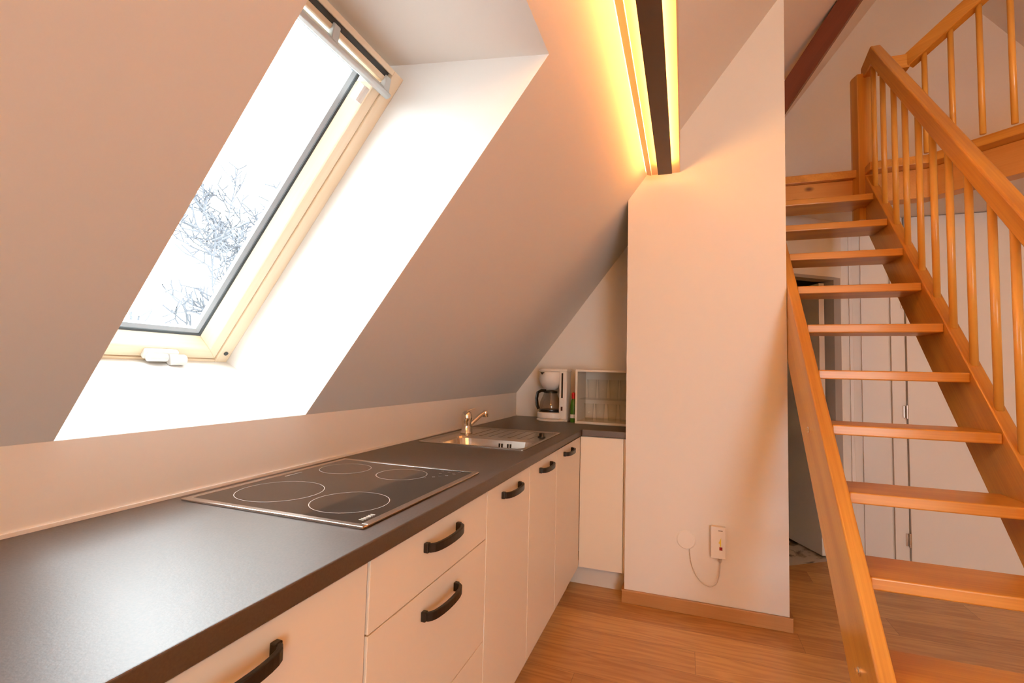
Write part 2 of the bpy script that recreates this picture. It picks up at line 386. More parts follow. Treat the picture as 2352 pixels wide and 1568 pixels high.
# wall under the gallery with a second door
b = B(); b.box(2.203, XR, 2.536, 2.60, 0, CZ); struct(b.build('wall_right_far', WHITE))
d2 = struct(thing('door_2', (2.9, 2.536, 0)))
f = B(); f.box(2.245, 2.266, 2.526, 2.536, 0, CZ); f.box(2.313, 2.470, 2.524, 2.536, 0, CZ)
f.build('side_panel', DOORW, d2, bevel=.002)
f = B(); f.box(2.480, 2.556, 2.516, 2.536, 0, CZ); f.box(3.39, 3.45, 2.516, 2.536, 0, CZ)
f.build('door_frame', DOORW, d2, bevel=.002)
B().box(2.563, 3.384, 2.506, 2.535, .008, CZ-.006).build('door_leaf', DOORW, d2, bevel=.002)
for z in (1.754, 1.018, .184):
    h = B(); h.lathe([(.008, -.045), (.008, .045)], (2.556, 2.504, z), 12); h.box(2.536, 2.556, 2.512, 2.5165, z-.04, z+.04)
    h.build('hinge', STEEL, d2, bevel=.001)
# gallery deck
def poly_slab(bb, poly, z0, z1): bb.prism(poly, lambda u, v, t: (u, v, t), z0, z1)
NOSE = [(1.645, 2.045), (2.20, 2.045), (2.20, 1.935), (2.47, 1.915), (3.32, 1.065), (XR, 1.065), (XR, 4.0), (1.645, 4.0)]
b = B(); poly_slab(b, NOSE, 2.475, 2.525); struct(b.build('floor_gallery', OAK_D, bevel=.004))
b = B(); poly_slab(b, [(1.645, 2.16), (2.53, 2.12), (3.44, 1.20), (XR, 1.20), (XR, 4.0), (1.2, 4.0), (1.2, 2.131), (1.645, 2.131)], CZ, 2.474)
struct(b.build('ceiling_gallery', WHITE))
b = B(); b.box(1.646, 2.2, 2.08, 2.158, 2.30, 2.474); struct(b.build('trim_2', PINE_X, bevel=.003))
b = B(); poly_slab(b, [(2.2, 2.01), (2.50, 2.0), (3.40, 1.10), (XR, 1.10), (XR, 1.19), (3.44, 1.19), (2.53, 2.10), (2.2, 2.10)], 2.30, 2.474)
struct(b.build('trim_3', PINE_D, bevel=.003))

# ------------------------------------------------------------------ skylight
win = struct(thing('window_1', (WBx, (YL+YR)/2, zc(WBx)+OFF)))
O3 = Vector((WBx, 0, zc(WBx)+OFF)); UU = Vector((CS, 0, SN)); NO = Vector((-SN, 0, CS)); LU = (WTx-WBx)/CS
def W3(u, y, n): return O3+UU*u+Vector((0, y, 0))+NO*n
def wbox(bb, u0, u1, y0, y1, n0, n1):
    v = [bb.bm.verts.new(W3(u, y, n)) for u in (u0, u1) for y in (y0, y1) for n in (n0, n1)]
    for fc in ((0,1,3,2),(4,6,7,5),(0,4,5,1),(2,3,7,6),(0,2,6,4),(1,5,7,3)): bb.bm.faces.new([v[i] for i in fc])
y0, y1 = YL, YR
def side(y):   # for symmetric parts
    return (y0+y1)-y
FR = .047
f = B(); wbox(f, 0, LU, y1-FR+.001, y1, 0, .095); wbox(f, 0, LU, y0, y0+FR-.001, 0, .095); f.build('frame_side', SASH_U, win, bevel=.002)
f = B(); wbox(f, 0, .030, y0+FR, y1-FR, 0, .095); wbox(f, LU-.016, LU, y0+FR, y1-FR, 0, .095); f.build('frame_rail', SASH_Y, win, bevel=.002)
# sash: inner body, chamfered towards the glass.  s0 outer, s1 face edge, s2 gasket
def ring_bar(bb, sec, along, a0, a1, m0=0, m1=0):
    """sec: list of (d, n) with d distance from frame opening; mitred ends a0+d / a1-d"""
    A, C = [], []
    for d, n in sec:
        if along == 'yR': A.append(W3(a0+d, y1-FR-.003-d, n)); C.append(W3(a1-d, y1-FR-.003-d, n))
        if along == 'yL': A.append(W3(a0+d, y0+FR+.003+d, n)); C.append(W3(a1-d, y0+FR+.003+d, n))
        if along == 'uB': A.append(W3(ub+d, a0+d, n)); C.append(W3(ub+d, a1-d, n))
        if along == 'uT': A.append(W3(ut-d, a0+d, n)); C.append(W3(ut-d, a1-d, n))
    va = [bb.bm.verts.new(p) for p in A]; vc = [bb.bm.verts.new(p) for p in C]; k = len(sec)
    bb.bm.faces.new(va); bb.bm.faces.new(vc[::-1])
    for i in range(k): bb.bm.faces.new((va[i], vc[i], vc[(i+1) % k], va[(i+1) % k]))
ub, ut = .033, LU-.032
sec = [(0, .004), (.036, .002), (.040, .006), (.066, .040), (.066, .075), (0, .075)]
ya_, yb_ = y0+FR+.003, y1-FR-.003
sash = B(); ring_bar(sash, sec, 'yR', ub, ut); ring_bar(sash, sec, 'yL', ub, ut)
so = sash.build('sash_stile', SASH_U, win, bevel=.0015)
sr = B(); ring_bar(sr, sec, 'uB', ya_, yb_); ring_bar(sr, [(0, .004), (.012, .002), (.016, .006), (.028, .040), (.028, .075), (0, .075)], 'uT', ya_, yb_); sr.build('sash_rail', SASH_Y, win, bevel=.0015)
g = [(.064, .038), (.071, .041), (.075, .056), (.064, .056)]
gb = B()
for al, a, c in (('yR', ub, ut+.036), ('yL', ub, ut+.036), ('uB', ya_, yb_)): ring_bar(gb, g, al, a, c)
ring_bar(gb, [(d-.038, n) for d, n in g], 'uT', ya_+.038, yb_-.038)
gb.build('gasket', GASKD, win)
g = [(.072, .044), (.084, .050), (.086, .062), (.072, .062)]
gb = B()
for al, a, c in (('yR', ub, ut+.036), ('yL', ub, ut+.036), ('uB', ya_, yb_)): ring_bar(gb, g, al, a, c)
ring_bar(gb, [(d-.038, n) for d, n in g], 'uT', ya_+.038, yb_-.038)
gb.build('spacer', GASK, win)
f = B(); wbox(f, ub+.07, ut-.033, ya_+.07, yb_-.07, .058, .060); f.build('window_pane', PANE, win)
# dark strip standing in for shade in the gap under the top frame rail
f = B(); wbox(f, LU-.031, LU-.016, ya_+.002, yb_-.002, .012, .08); f.build('gap_shade', GASKD, win)
# ventilation bar of pale metal along the top of the sash with brackets
uB = 1.084
f = B(); f.sweep([W3(uB, y0+.04, -.012), W3(uB, y1-.040, -.012)], [(-.016, -.012), (.010, -.014), (.018, -.006), (.018, .004), (-.012, .014), (-.018, .004)], ups=tuple(UU))
f.build('control_bar', GREYP, win, bevel=.002)
for yy in (y1-.056, y1-.288, y0+.16):
    f = B(); f.prism([(1.092, -.020), (1.128, -.002), (1.128, .006), (1.076, .006), (1.076, -.020)], lambda u, v, t: tuple(W3(u, t, v)), yy-.012, yy+.012)
    f.build('bracket', GREYP, win, bevel=.003)
f = B(); f.sweep([W3(1.008, y1-.128, -.012), W3(1.058, y1-.128, -.012)], [(.017*math.cos(a*math.pi/8), .017*math.sin(a*math.pi/8)) for a in range(16)], ups=tuple(NO))
f.build('catch', WPL, win, smooth=False, bevel=.002)
# latch at the bottom rail
lat = B(); wbox(lat, .036, .066, -.445, -.345, -.016, .004); lat.build('latch', WPL, win, bevel=.006, seg=3)
f = B(); f.sweep([W3(.046, -.375, -.028), W3(.046, -.330, -.028)], [(.017*math.cos(a*math.pi/8), .017*math.sin(a*math.pi/8)) for a in range(16)], ups=tuple(NO)); f.build('latch_knob', WPL, win, bevel=.002)
f = B(); f.sweep([W3(.050, -.44, -.024), W3(.050, -.385, -.024)], [(.012*math.cos(a*math.pi/8), .012*math.sin(a*math.pi/8)) for a in range(16)], ups=tuple(NO)); f.build('latch_bolt', WPL, win, bevel=.002)
f = B(); f.sweep([W3(.06, y1-.024, -.004), W3(.06, y1-.024, .004)], [(.007*math.cos(a*math.pi/8), .007*math.sin(a*math.pi/8)) for a in range(16)], ups=tuple(UU)); f.build('frame_bolt', GASKD, win)

# ------------------------------------------------------------------ outdoor ground and bare tree
b = B(); b.quad((-60, -60, -5.5), (0-.3, -60, -5.5), (-.3, 60, -5.5), (-60, 60, -5.5)); struct(b.build('ground', plain('pale_winter_ground', (.45, .46, .44), .9)))
def tree(name, base, height, seed, label):
    rnd = random.Random(seed); bb = B(); V = bb.bm.verts; Fc = bb.bm.faces
    def seg(p, q, r0, r1, n):
        d = (q-p).normalized(); s = d.cross(Vector((.3, .8, .52))).normalized(); t2 = s.cross(d)
        a = [V.new(p+(s*math.cos(2*math.pi*k/n)+t2*math.sin(2*math.pi*k/n))*r0) for k in range(n)]
        c = [V.new(q+(s*math.cos(2*math.pi*k/n)+t2*math.sin(2*math.pi*k/n))*r1) for k in range(n)]
        for k in range(n): Fc.new((a[k], a[(k+1) % n], c[(k+1) % n], c[k]))
    RMIN = .022
    def grow(p, d, L, r, lev):
        n = 6 if lev < 2 else 4
        k = 4 if lev < 3 else 3
        for i in range(k):
            d = (d+Vector((rnd.gauss(0, .14), rnd.gauss(0, .14), rnd.gauss(.05, .10)))).normalized()
            q = p+d*(L/k); r1 = max(RMIN, r*.84); seg(p, q, r, r1, n); p, r = q, r1
            if lev < 5:
                for j in range(2 if lev else 1):
                    if rnd.random() < .72:
                        side = Vector((rnd.gauss(0, 1), rnd.gauss(0, 1), rnd.gauss(.1, .6))).normalized()
                        grow(p, (d*.6+side*.8).normalized(), L*rnd.uniform(.42, .66), max(RMIN, r*.58), lev+1)
    p = Vector(base); d = Vector((0, 0, 1)); r = height*.020; step = height/16
    for i in range(14):
        d = (Vector((0, 0, 1))+Vector((rnd.gauss(0, .10), rnd.gauss(0, .10), 0))).normalized()
        q = p+d*step; seg(p, q, r, r*.91, 8); p = q; r *= .91
        if i > 3:
            for j in range(2 if i < 12 else 4):
                an = rnd.uniform(0, 2*math.pi); L = height*(.34-.014*i)
                grow(p, Vector((math.cos(an), math.sin(an), rnd.uniform(.15, .75))).normalized(), L, r*.5, 2 if i < 12 else 2)
    o = bb.build(name, BARK, None, loc=base); tag(o, label, 'tree'); return o
tree('bare_tree', (-12.3, 11.0, -5.5), 12.2, 5, 'bare leafless tree outside, seen through the skylight glass')

# ------------------------------------------------------------------ purlin and its lighting
pur = thing('purlin', (1.06, -1.4, 2.335), 'pale spruce ceiling purlin running along the slope above the kitchen', 'beam')
b = B(); b.prism([(.986, 2.335), (1.135, 2.335), (1.135, zc(1.135)-.002), (.986, zc(.986)-.002)], lambda u, v, t: (u, t, v), -3.9, 1.317)
b.build('purlin_timber', PINE_Y, pur, bevel=.002)
b = B(); b.prism([(.9857, 2.3345), (.9605, 2.3365), (.9605, 2.3345), (.9857, 2.327)], lambda u, v, t: (u, t, v), -3.9, 1.305)
b.build('cover_lath', PINE_Y, pur)
lamp = thing('strip_light', (1.06, -1.3, 2.28), 'slim dark bronze profile lamp with glowing strips hanging under the purlin', 'lamp')
b = B(); b.box(1.026, 1.097, -3.8, 1.205, 2.286, 2.298); b.build('lamp_profile', PROF, lamp, bevel=.001)
b = B(); b.box(1.040, 1.083, -3.8, 1.165, 2.299, 2.314); b.build('light_strip', LED_M, lamp)
for y in (-3.2, -1.8, .2):
    B().box(1.055, 1.069, y, y+.014, 2.298, 2.3348).build('hanger', PROF, lamp)
b = B(); b.box(.9655, .9815, -3.8, 1.26, 2.3372, 2.3392); b.build('wash_strip', LEDW_M, lamp)

# ------------------------------------------------------------------ stained rafter brace above the gallery
sc_ = (2.5+1.4125)/(3.85+1.4125)
def rp(x, z): return (CAM[0]+(x-CAM[0])*sc_, CAM[2]+(z-CAM[2])*sc_)
def ext(a, c, t): return (a[0]+(c[0]-a[0])*t, a[1]+(c[1]-a[1])*t)
La, Lb = rp(2.096, 4.185), rp(2.558, 4.914); Ra, Rb = rp(2.101, 3.87), rp(2.751, 4.866)
b = B(); b.prism([ext(La, Lb, -.42), ext(Ra, Rb, -.42), ext(Ra, Rb, 1.25), ext(La, Lb, 1.02)], lambda u, v, t: (u, t, v), 2.5, 2.6)
tag(b.build('rafter', RAFT, bevel=.003), 'dark red stained timber brace rising under the roof above the stairs', 'beam')

# ------------------------------------------------------------------ kitchen
W, H, TT = .608, .90, .037
wt = thing('worktop', (.3, .3, .863), 'dark grey-brown laminate worktop running the length of the white kitchen', 'worktop')
b = B()
# holes for bowl: build from strips around the sink cut-out
sxa, sxb, sya, syb = .0443, .5458, .4832, 1.1141
b.box(.001, W, -2.3, sya+.02, H-TT, H); b.box(.001, sxa+.02, sya+.02, syb-.02, H-TT, H); b.box(sxb-.02, W, sya+.02, syb-.02, H-TT, H); b.box(.001, W, syb-.02, 1.949, H-TT, H)
b.box(W, .858, 1.3588, 1.949, H-TT, H)
b.build('worktop_board', TOP, wt, bevel=.003, seg=3)
b = B(); b.box(.0, .005, -2.3, 1.949, H+.0002, H+.008); b.build('sealing_strip', WPL, wt)
FX = .598    # front plane
def bow_handle(parent, yc, zc_, wid=.165):
    """dark iron bow handle, flat band curving out from the door"""
    bb = B(); pts = []
    n = 14
    for i in range(n+1):
        t = i/n; a = math.pi*t
        y = yc+wid/2*(-math.cos(a))
        x = FX+.002+.030*min(1, (math.sin(a))**.55)
        pts.append((x, y, zc_))
    bb.sweep(pts, [(-.0045, -.010), (.0045, -.010), (.0045, .010), (-.0045, .010)], ups=(0, 0, 1))
    for s in (-1, 1):
        bb.box(FX, FX+.012, yc+s*(wid/2)-.007, yc+s*(wid/2)+.007, zc_-.011, zc_+.011)
    return bb.build('handle', HANDLE, parent, bevel=.002)
def cabinet(y0_, y1_, fronts, label, carc=True):
    t = thing('base_cabinet', (.3, (y0_+y1_)/2, 0), label, 'cabinet', 'white kitchen base cabinets')
    c = B(); ya, yb = y0_+.001, y1_-.001
    c.box(.03, FX-.02, ya, ya+.016, .127, H-TT-.001); c.box(.03, FX-.02, yb-.016, yb, .127, H-TT-.001); c.box(.03, FX-.02, ya+.016, yb-.016, .127, .143); c.box(.03, .04, ya+.016, yb-.016, .143, H-TT-.001); c.box(FX-.08, FX-.064, ya, yb, 0, .127)
    c.build('cabinet_body', CARC, t)
    for kind, z0, z1, hz, hy in fronts:
        fb = B(); fb.box(FX-.019, FX, y0_+.0015, y1_-.0015, z0+.0015, z1-.0015)
        fo = fb.build(kind, CAB, t, bevel=.001)
        if hz is not None: bow_handle(fo, hy, hz)
    return t
TOPZ = H-TT
cabinet(-1.815, -1.222, [('door', .127, TOPZ-.004, .815, -1.52)], 'white base cabinet nearest the viewer at the near end of the worktop')
cabinet(-1.219, -.6205, [('drawer', .716, TOPZ-.004, .815, -.935), ('drawer', .127, .716, None, None)][:0]+[('door', .127, TOPZ-.004, .815, -.925)], 'white cabinet with one iron bow handle in front of the hob, left of the drawers')
cabinet(-.614, -.033, [('drawer', .718, TOPZ-.004, .815, -.323), ('drawer', .421, .718, .663, -.325), ('drawer', .127, .421, .36, -.325)], 'white three-drawer cabinet below the hob with stacked bow handles')
cabinet(-.031, .399, [('door', .127, TOPZ-.004, .818, .178)], 'white cabinet with single bow handle just right of the drawer cabinet')
cabinet(.401, .819, [('door', .127, TOPZ-.004, .818, .615)], 'white cabinet with a bow handle under the near side of the sink')
cabinet(.821, 1.358, [('door', .127, TOPZ-.004, .820, 1.04)], 'white cabinet with smallest looking bow handle beside the inner corner')
t = thing('corner_cabinet', (.73, 1.6, 0), 'white handleless corner cabinet between the kitchen run and the pier', 'cabinet')
B().box(FX+.003, .845, 1.382, 1.94, .127, TOPZ-.001).build('cabinet_body', CARC, t)
B().box(FX+.001, .842, 1.362, 1.381, .129, TOPZ-.004).build('door', CAB, t, bevel=.001)
B().box(.53, .856, 1.452, 1.468, .0, .125).build('plinth', CARC, t)
B().box(.844, .856, 1.366, 1.94, .129, TOPZ-.004).build('filler_strip', CAB, t)

# hob
hx0, hx1, hy0, hy1 = .0395, .5536, -.5814, .0035
hob = thing('hob', (.3, -.29, H), 'black ceramic four-ring hob with a steel rim set into the worktop', 'hob')
b = B(); r = .017
b.box(hx0, hx1, hy0, hy0+r, H, H+.006); b.box(hx0, hx1, hy1-r, hy1, H, H+.006); b.box(hx0, hx0+r, hy0+r, hy1-r, H, H+.006); b.box(hx1-r, hx1, hy0+r, hy1-r, H, H+.006)
b.build('hob_rim', STEEL, hob, bevel=.002)
B().box(hx0+r, hx1-r, hy0+r, hy1-r, H, H+.005).build('hob_glass', HOBG, hob)
for cx_, cy_, rr in ((.190, -.430, .105), (.412, -.440, .092), (.155, -.135, .078), (.357, -.130, .076)):
    b = B(); n = 64; v = []
    for k in range(n):
        a = 2*math.pi*k/n
        v.append([b.bm.verts.new((cx_+q*math.cos(a), cy_+q*math.sin(a), H+.0054)) for q in (rr-.0014, rr)])
    for k in range(n): b.bm.faces.new((v[k][0], v[k][1], v[(k+1) % n][1], v[(k+1) % n][0]))
    b.build('ring_mark', HOBL, hob)
b = B(); zz = H+.0054
for i, (x, y, w_, h_) in enumerate([(.515, -.545+.008*k, .012, .0045) for k in range(6)]):
    b.quad((x, y, zz), (x+w_, y, zz), (x+w_, y+h_, zz), (x, y+h_, zz))
b.build('maker_mark', HOBL, hob)
DIM = plain('dim_hob_print', (.30, .27, .25), .4)
for x, y in ((.44, -.14), (.46, -.12), (.47, -.10), (.485, -.085), (.455, -.07), (.49, -.05), (.47, -.04), (.50, -.065), (.50, -.03), (.445, -.035)):
    b = B(); n = 12; cv = [b.bm.verts.new((x+.0042*math.cos(2*math.pi*k/n), y+.0042*math.sin(2*math.pi*k/n), zz)) for k in range(n)]
    ci = [b.bm.verts.new((x+.003*math.cos(2*math.pi*k/n), y+.003*math.sin(2*math.pi*k/n), zz)) for k in range(n)]
    for k in range(n): b.bm.faces.new((cv[k], cv[(k+1) % n], ci[(k+1) % n], ci[k]))
    b.build('touch_symbol', DIM, hob)
b = B(); b.quad((.072, -.30, zz), (.078, -.30, zz), (.078, -.235, zz), (.072, -.235, zz)); b.build('rear_print', plain('rear_print_grey', (.3, .27, .25), .4), hob)

# sink with bowl, drainer and mixer tap
snk = thing('sink', (.3, .8, H), 'stainless steel inset sink with bowl and drainer in the worktop corner', 'sink')
bx0, bx1, by0, by1 = .115, .522, .508, .775; dep = .14
def rrect(x0, x1, y0_, y1_, r_, n=6):
    out = []
    for cx_, cy_, a0 in ((x1-r_, y1_-r_, 0), (x0+r_, y1_-r_, 90), (x0+r_, y0_+r_, 180), (x1-r_, y0_+r_, 270)):
        for k in range(n+1):
            a = math.radians(a0+90*k/n); out.append((cx_+r_*math.cos(a), cy_+r_*math.sin(a)))
    return out
b = B()
outer = rrect(sxa, sxb, sya, syb, .018); ins = rrect(sxa+.010, sxb-.010, sya+.010, syb-.010, .018)
bowl = rrect(bx0, bx1, by0, by1, .06); bowl2 = rrect(bx0+.006, bx1-.006, by0+.006, by1-.006, .058); bot = rrect(bx0+.03, bx1-.03, by0+.03, by1-.03, .05)
def ringv(poly, z): return [b.bm.verts.new((x, y, z)) for x, y in poly]
ro, ro2, ri = ringv(outer, H+.0003), ringv(outer, H+.004), ringv(ins, H+.0055)
def stitch(a, c):
    n = len(a)
    for k in range(n): b.bm.faces.new((a[k], a[(k+1) % n], c[(k+1) % n], c[k]))
stitch(ro, ro2); stitch(ro2, ri)
rd = ringv(rrect(sxa+.018, sxb-.018, sya+.018, syb-.018, .014), H+.001); stitch(ri, rd)
rb = ringv(bowl, H+.001)
# bridge deck: connect rd (large) to rb (bowl) with same vertex count
stitch(rd, rb)
r2 = ringv(bowl2, H-.008); r3 = ringv(bot, H-dep); stitch(rb, r2); stitch(r2, r3); b.bm.faces.new(r3)
b.build('sink_body', STEEL, snk, bevel=0, smooth=False)
for i in range(7):
    x = .15+i*.05; f = B(); f.box(x, x+.012, .815, 1.07, H+.001, H+.0024); f.build('drainer_rib', STEEL, snk, bevel=.0007)
f = B()
for k in (-.030, -.017, .013, .026): B().box(.355+k, .363+k, by1-.013, by1-.0085, H-.045, H-.022).build('overflow_slot', BLACK, snk)
f = B(); f.lathe([(.042, 0), (.042, .002), (.036, .003), (0, .003)], (.315, .64, H-dep), 24); f.build('drain', CHROME, snk, smooth=False)
f = B(); f.lathe([(.020, 0), (.020, .004), (.013, .006), (.012, .020), (.0, .022)], (.497, .905, H+.001), 20); f.build('plug_knob', BLACK, snk, smooth=True)
tap = thing('mixer_tap', (.108, .862, H), 'chrome single-lever mixer tap at the wall side of the sink', 'tap')
f = B(); f.lathe([(.031, .001), (.031, .006), (.0255, .012), (.0245, .056), (.027, .062), (.028, .094), (.024, .106), (.013, .114), (0, .115)], (.108, .862, H), 28); f.build('tap_body', CHROME, tap, smooth=True)
f = B(); f.tube([(.112, .872, H+.034), (.128, .900, H+.058), (.150, .940, H+.088), (.160, .960, H+.098), (.164, .966, H+.098)], .0115, 16); f.build('spout', CHROME, tap, smooth=True)
f = B(); f.lathe([(.014, -.022), (.014, .008), (.011, .012), (0, .012)], (.166, .970, H+.100), 18); f.build('aerator', CHROME, tap, smooth=True)
f = B(); f.sweep([(.106, .858, H+.113), (.118, .866, H+.120), (.140, .884, H+.127)], [(-.011, -.003), (.011, -.003), (.011, .003), (-.011, .003)]); f.build('lever', CHROME, tap, bevel=.002)

# coffee maker
cm = thing('coffee_maker', (.335, 1.77, H), 'white filter coffee maker with glass jug in the worktop corner', 'coffee maker')
cx_, cyc = .318, 1.745
f = B(); f.lathe([(.098, 0), (.100, .004), (.100, .010), (.094, .014)], (cx_+.004, cyc, H+.001), 40, sy=.85); f.box(cx_+.05, cx_+.117, cyc-.03, cyc+.08, H+.001, H+.015); f.build('foot', WPL, cm, smooth=False)
f = B(); f.lathe([(.090, 0), (.094, .006), (.092, .034), (.085, .040), (0, .040)], (cx_, cyc, H+.018), 40, sy=.85); f.build('warming_base', WPL, cm, smooth=False)
f = B(); f.lathe([(.082, 0), (.082, .003), (0, .003)], (cx_, cyc, H+.0585), 40, sy=.85); f.build('hot_plate', BLACK, cm)
f = B(); f.box(cx_+.062, cx_+.116, cyc-.045, cyc+.085, H+.012, H+.335); f.box(cx_-.03, cx_+.07, cyc+.082, cyc+.11, H+.02, H+.33); f.build('water_tower', WPL, cm, bevel=.012, seg=4)
f = B(); f.lathe([(.0, .205), (.030, .206), (.050, .220), (.068, .245), (.077, .275), (.079, .315), (.077, .327)], (cx_-.004, cyc-.006, H), 40, sy=.9); f.build('filter_basket', WPL, cm, smooth=True)
f = B(); f.lathe([(.081, 0), (.082, .004), (.080, .014), (.070, .018), (0, .018)], (cx_-.003, cyc-.004, H+.328), 40, sy=.92); f.box(cx_-.02, cx_+.118, cyc-.045, cyc+.105, H+.330, H+.345); f.build('lid', WPL, cm, bevel=.004, seg=2)
f = B(); f.prism([(-.058, .322), (-.028, .322), (-.046, .306)], lambda u, v, t: (cx_+u, t, H+v), cyc-.078, cyc-.060); f.build('lid_notch', BLACK, cm)
f = B(); f.box(cx_+.080, cx_+.091, cyc-.0475, cyc-.044, H+.155, H+.318); f.build('water_gauge', BLACK, cm)
f = B(); f.box(cx_+.079, cx_+.090, cyc-.0485, cyc-.044, H+.072, H+.098); f.build('switch', plain('brown_switch', (.08, .02, .012), .3), cm)
jug = B(); jug.lathe([(.062, 0), (.072, .006), (.074, .03), (.068, .065), (.052, .100), (.044, .118), (.043, .128)], (cx_-.004, cyc-.004, H+.062), 40, sy=.95)
jo = jug.build('jug', glass('jug_glass', (.80, .74, .70), 1.5), cm, smooth=True)
f = B(); f.lathe([(.045, .122), (.047, .126), (.046, .134), (.020, .140), (0, .141)], (cx_-.004, cyc-.004, H+.062), 32, sy=.95); f.build('jug_lid', BLACK, jo, smooth=True)
f = B(); f.lathe([(.073, .006), (.0745, .006), (.0745, .014), (.073, .014)], (cx_-.004, cyc-.004, H+.062), 40, sy=.95); f.build('jug_band', BLACK, jo)
hd = Vector((-.72, -.69, 0)).normalized(); hc = Vector((cx_-.004, cyc-.004, H+.062))
f = B(); f.sweep([hc+hd*.035+Vector((0,0,.136)), hc+hd*.070+Vector((0,0,.138)), hc+hd*.096+Vector((0,0,.126)), hc+hd*.104+Vector((0,0,.085)), hc+hd*.098+Vector((0,0,.040)), hc+hd*.088+Vector((0,0,.016))],
                 [(-.010, -.006), (.010, -.006), (.010, .006), (-.010, .006)], ups=(hd.y, -hd.x, 0)); f.build('jug_handle', BLACK, jo, bevel=.003)
# detergent bottle behind the shelf box
bt = thing('detergent_bottle', (.478, 1.712, H), 'green squeeze bottle with red cap between coffee maker and shelf box', 'bottle')
f = B(); f.lathe([(.019, .001), (.021, .006), (.021, .105), (.017, .140), (.010, .155)], (.478, 1.712, H), 24, sy=.8); f.build('bottle_body', GREEN, bt, smooth=True)
f = B(); f.lathe([(.0215, .028), (.0215, .052)], (.478, 1.712, H), 24, sy=.8); f.build('bottle_label', WPL, bt)
f = B(); f.lathe([(.0125, .154), (.0125, .188), (.008, .194), (0, .194)], (.478, 1.712, H), 20); f.build('bottle_cap', REDC, bt)
# shelf box with glasses
sb = thing('shelf_box', (.68, 1.8, H), 'open white cube shelf standing on the worktop holding drinking glasses', 'shelf')
X0, X1, Y0, Y1, Z0, Z1 = .501, .855, 1.653, 1.94, H+.001, 1.245
f = B(); q = .014
f.box(X0, X0+q, Y0, Y1, Z0, Z1); f.box(X1-q, X1, Y0, Y1, Z0, Z1); f.box(X0+q, X1-q, Y0, Y1, Z0, Z0+q); f.box(X0+q, X1-q, Y0, Y1, Z1-q, Z1); f.box(X0+q, X1-q, Y1-.008, Y1, Z0+q, Z1-q)
f.build('box_shell', CAB, sb, bevel=.001)
f = B(); f.box(X0+q+.001, X1-q-.001, Y0+.05, Y1-.01, 1.052, 1.056); f.build('glass_shelf', CLEAR, sb)
def tumbler(x, y, z, h, r0, r1, label, grp, stem=False):
    f = B()
    if stem:
        prof = [(.030, 0), (.030, .002), (.004, .006), (.004, .045), (.020, .055), (r1, .080), (r1*.92, h), (r1*.92-.0015, h), (r1-.0016, .081), (0, .052)]
    else:
        prof = [(r0, 0), (r1, h), (r1-.0018, h), (r0-.003, .008), (0, .008)]
    f.lathe(prof, (x, y, z), 24); o = f.build('drinking_glass', CLEAR, None, loc=(x, y, z), smooth=True)
    return tag(o, label, 'glass', grp)
names = ['leftmost', 'second from left', 'third from left', 'rightmost']
for i, x in enumerate((.580, .650, .728, .802)):
    tumbler(x, 1.72, Z0+q+.0005, .112, .026, .032, 'clear tumbler on the floor of the white cube shelf, %s in front' % names[i], 'tumblers in the cube shelf')
for i, x in enumerate((.585, .655, .728, .798)):
    tumbler(x, 1.79, 1.0565, .125, .027, .033, 'clear glass on the upper level of the white cube shelf, %s' % names[i], 'glasses on the upper level of the cube shelf')

# heater control on the pier with cable and blank plate
YP = 1.319
dv = thing('wall_control', (1.327, YP, .378), 'white wall mounted control box with red and yellow marks on the pier', 'control box')
ox = 1.294
B().box(1.290, 1.359, YP-.034, YP-.006, .308, .464).build('control_case', WPL, dv, bevel=.002)
B().box(1.294, 1.355, YP-.006, YP, .312, .460).build('back_plate', WPL, dv)
B().box(1.3295, 1.344, YP-.0345, YP-.0339, .350, .366).build('red_mark', RED, dv)
f = B(); f.quad((1.3245, YP-.0343, .386), (1.338, YP-.0343, .386), (1.338, YP-.0343, .3675), (1.332, YP-.0343, .3675), (1.332, YP-.0343, .380)); f.quad((1.326, YP-.0343, .386), (1.338, YP-.0343, .386), (1.338, YP-.0343, .412)); f.build('yellow_mark', YEL, dv)
f = B()
for k in range(5): f.box(1.3255+k*.0040, 1.3287+k*.0040, YP-.0345, YP-.0339, .4435, .448)
f.build('printed_name', DK, dv)
f = B(); f.lathe([(.010, .0), (.008, -.008), (.0065, -.018), (.004, -.024)], (1.334, YP-.02, .308), 16); f.build('cable_gland', plain('grey_gland', (.45, .40, .36), .5), dv, smooth=True)
pl = thing('blank_plate', (1.172, YP, .370), 'round white blanking plate low on the pier beside the control box', 'wall plate')
f = B(); f.lathe([(.048, 0), (.048, -.002), (.042, -.006), (0, -.006)], (1.172, YP, .370), 40, axis='Y'); f.build('plate_disc', WPL, pl, smooth=False)
pts = []
ctrl = [(1.189, YP-.005, .328), (1.190, YP-.010, .308), (1.198, YP-.014, .262), (1.218, YP-.017, .210), (1.250, YP-.019, .172), (1.286, YP-.020, .160), (1.315, YP-.020, .178), (1.330, YP-.020, .222), (1.334, YP-.020, .285)]
def catmull(P, n=8):
    P = [Vector(p) for p in P]; out = []
    for i in range(len(P)-1):
        p0, p1, p2, p3 = P[max(i-1, 0)], P[i], P[i+1], P[min(i+2, len(P)-1)]
        for k in range(n):
            t = k/n; out.append(.5*((2*p1)+(p2-p0)*t+(2*p0-5*p1+4*p2-p3)*t*t+(3*p1-p0-3*p2+p3)*t**3))
    out.append(P[-1]); return out
f = B(); f.tube(catmull(ctrl), .0024, 8); tag(f.build('power_cable', plain('pale_grey_cable', (.60, .56, .52), .5), None, smooth=True), 'thin pale cable looping from the round plate to the control box', 'cable')

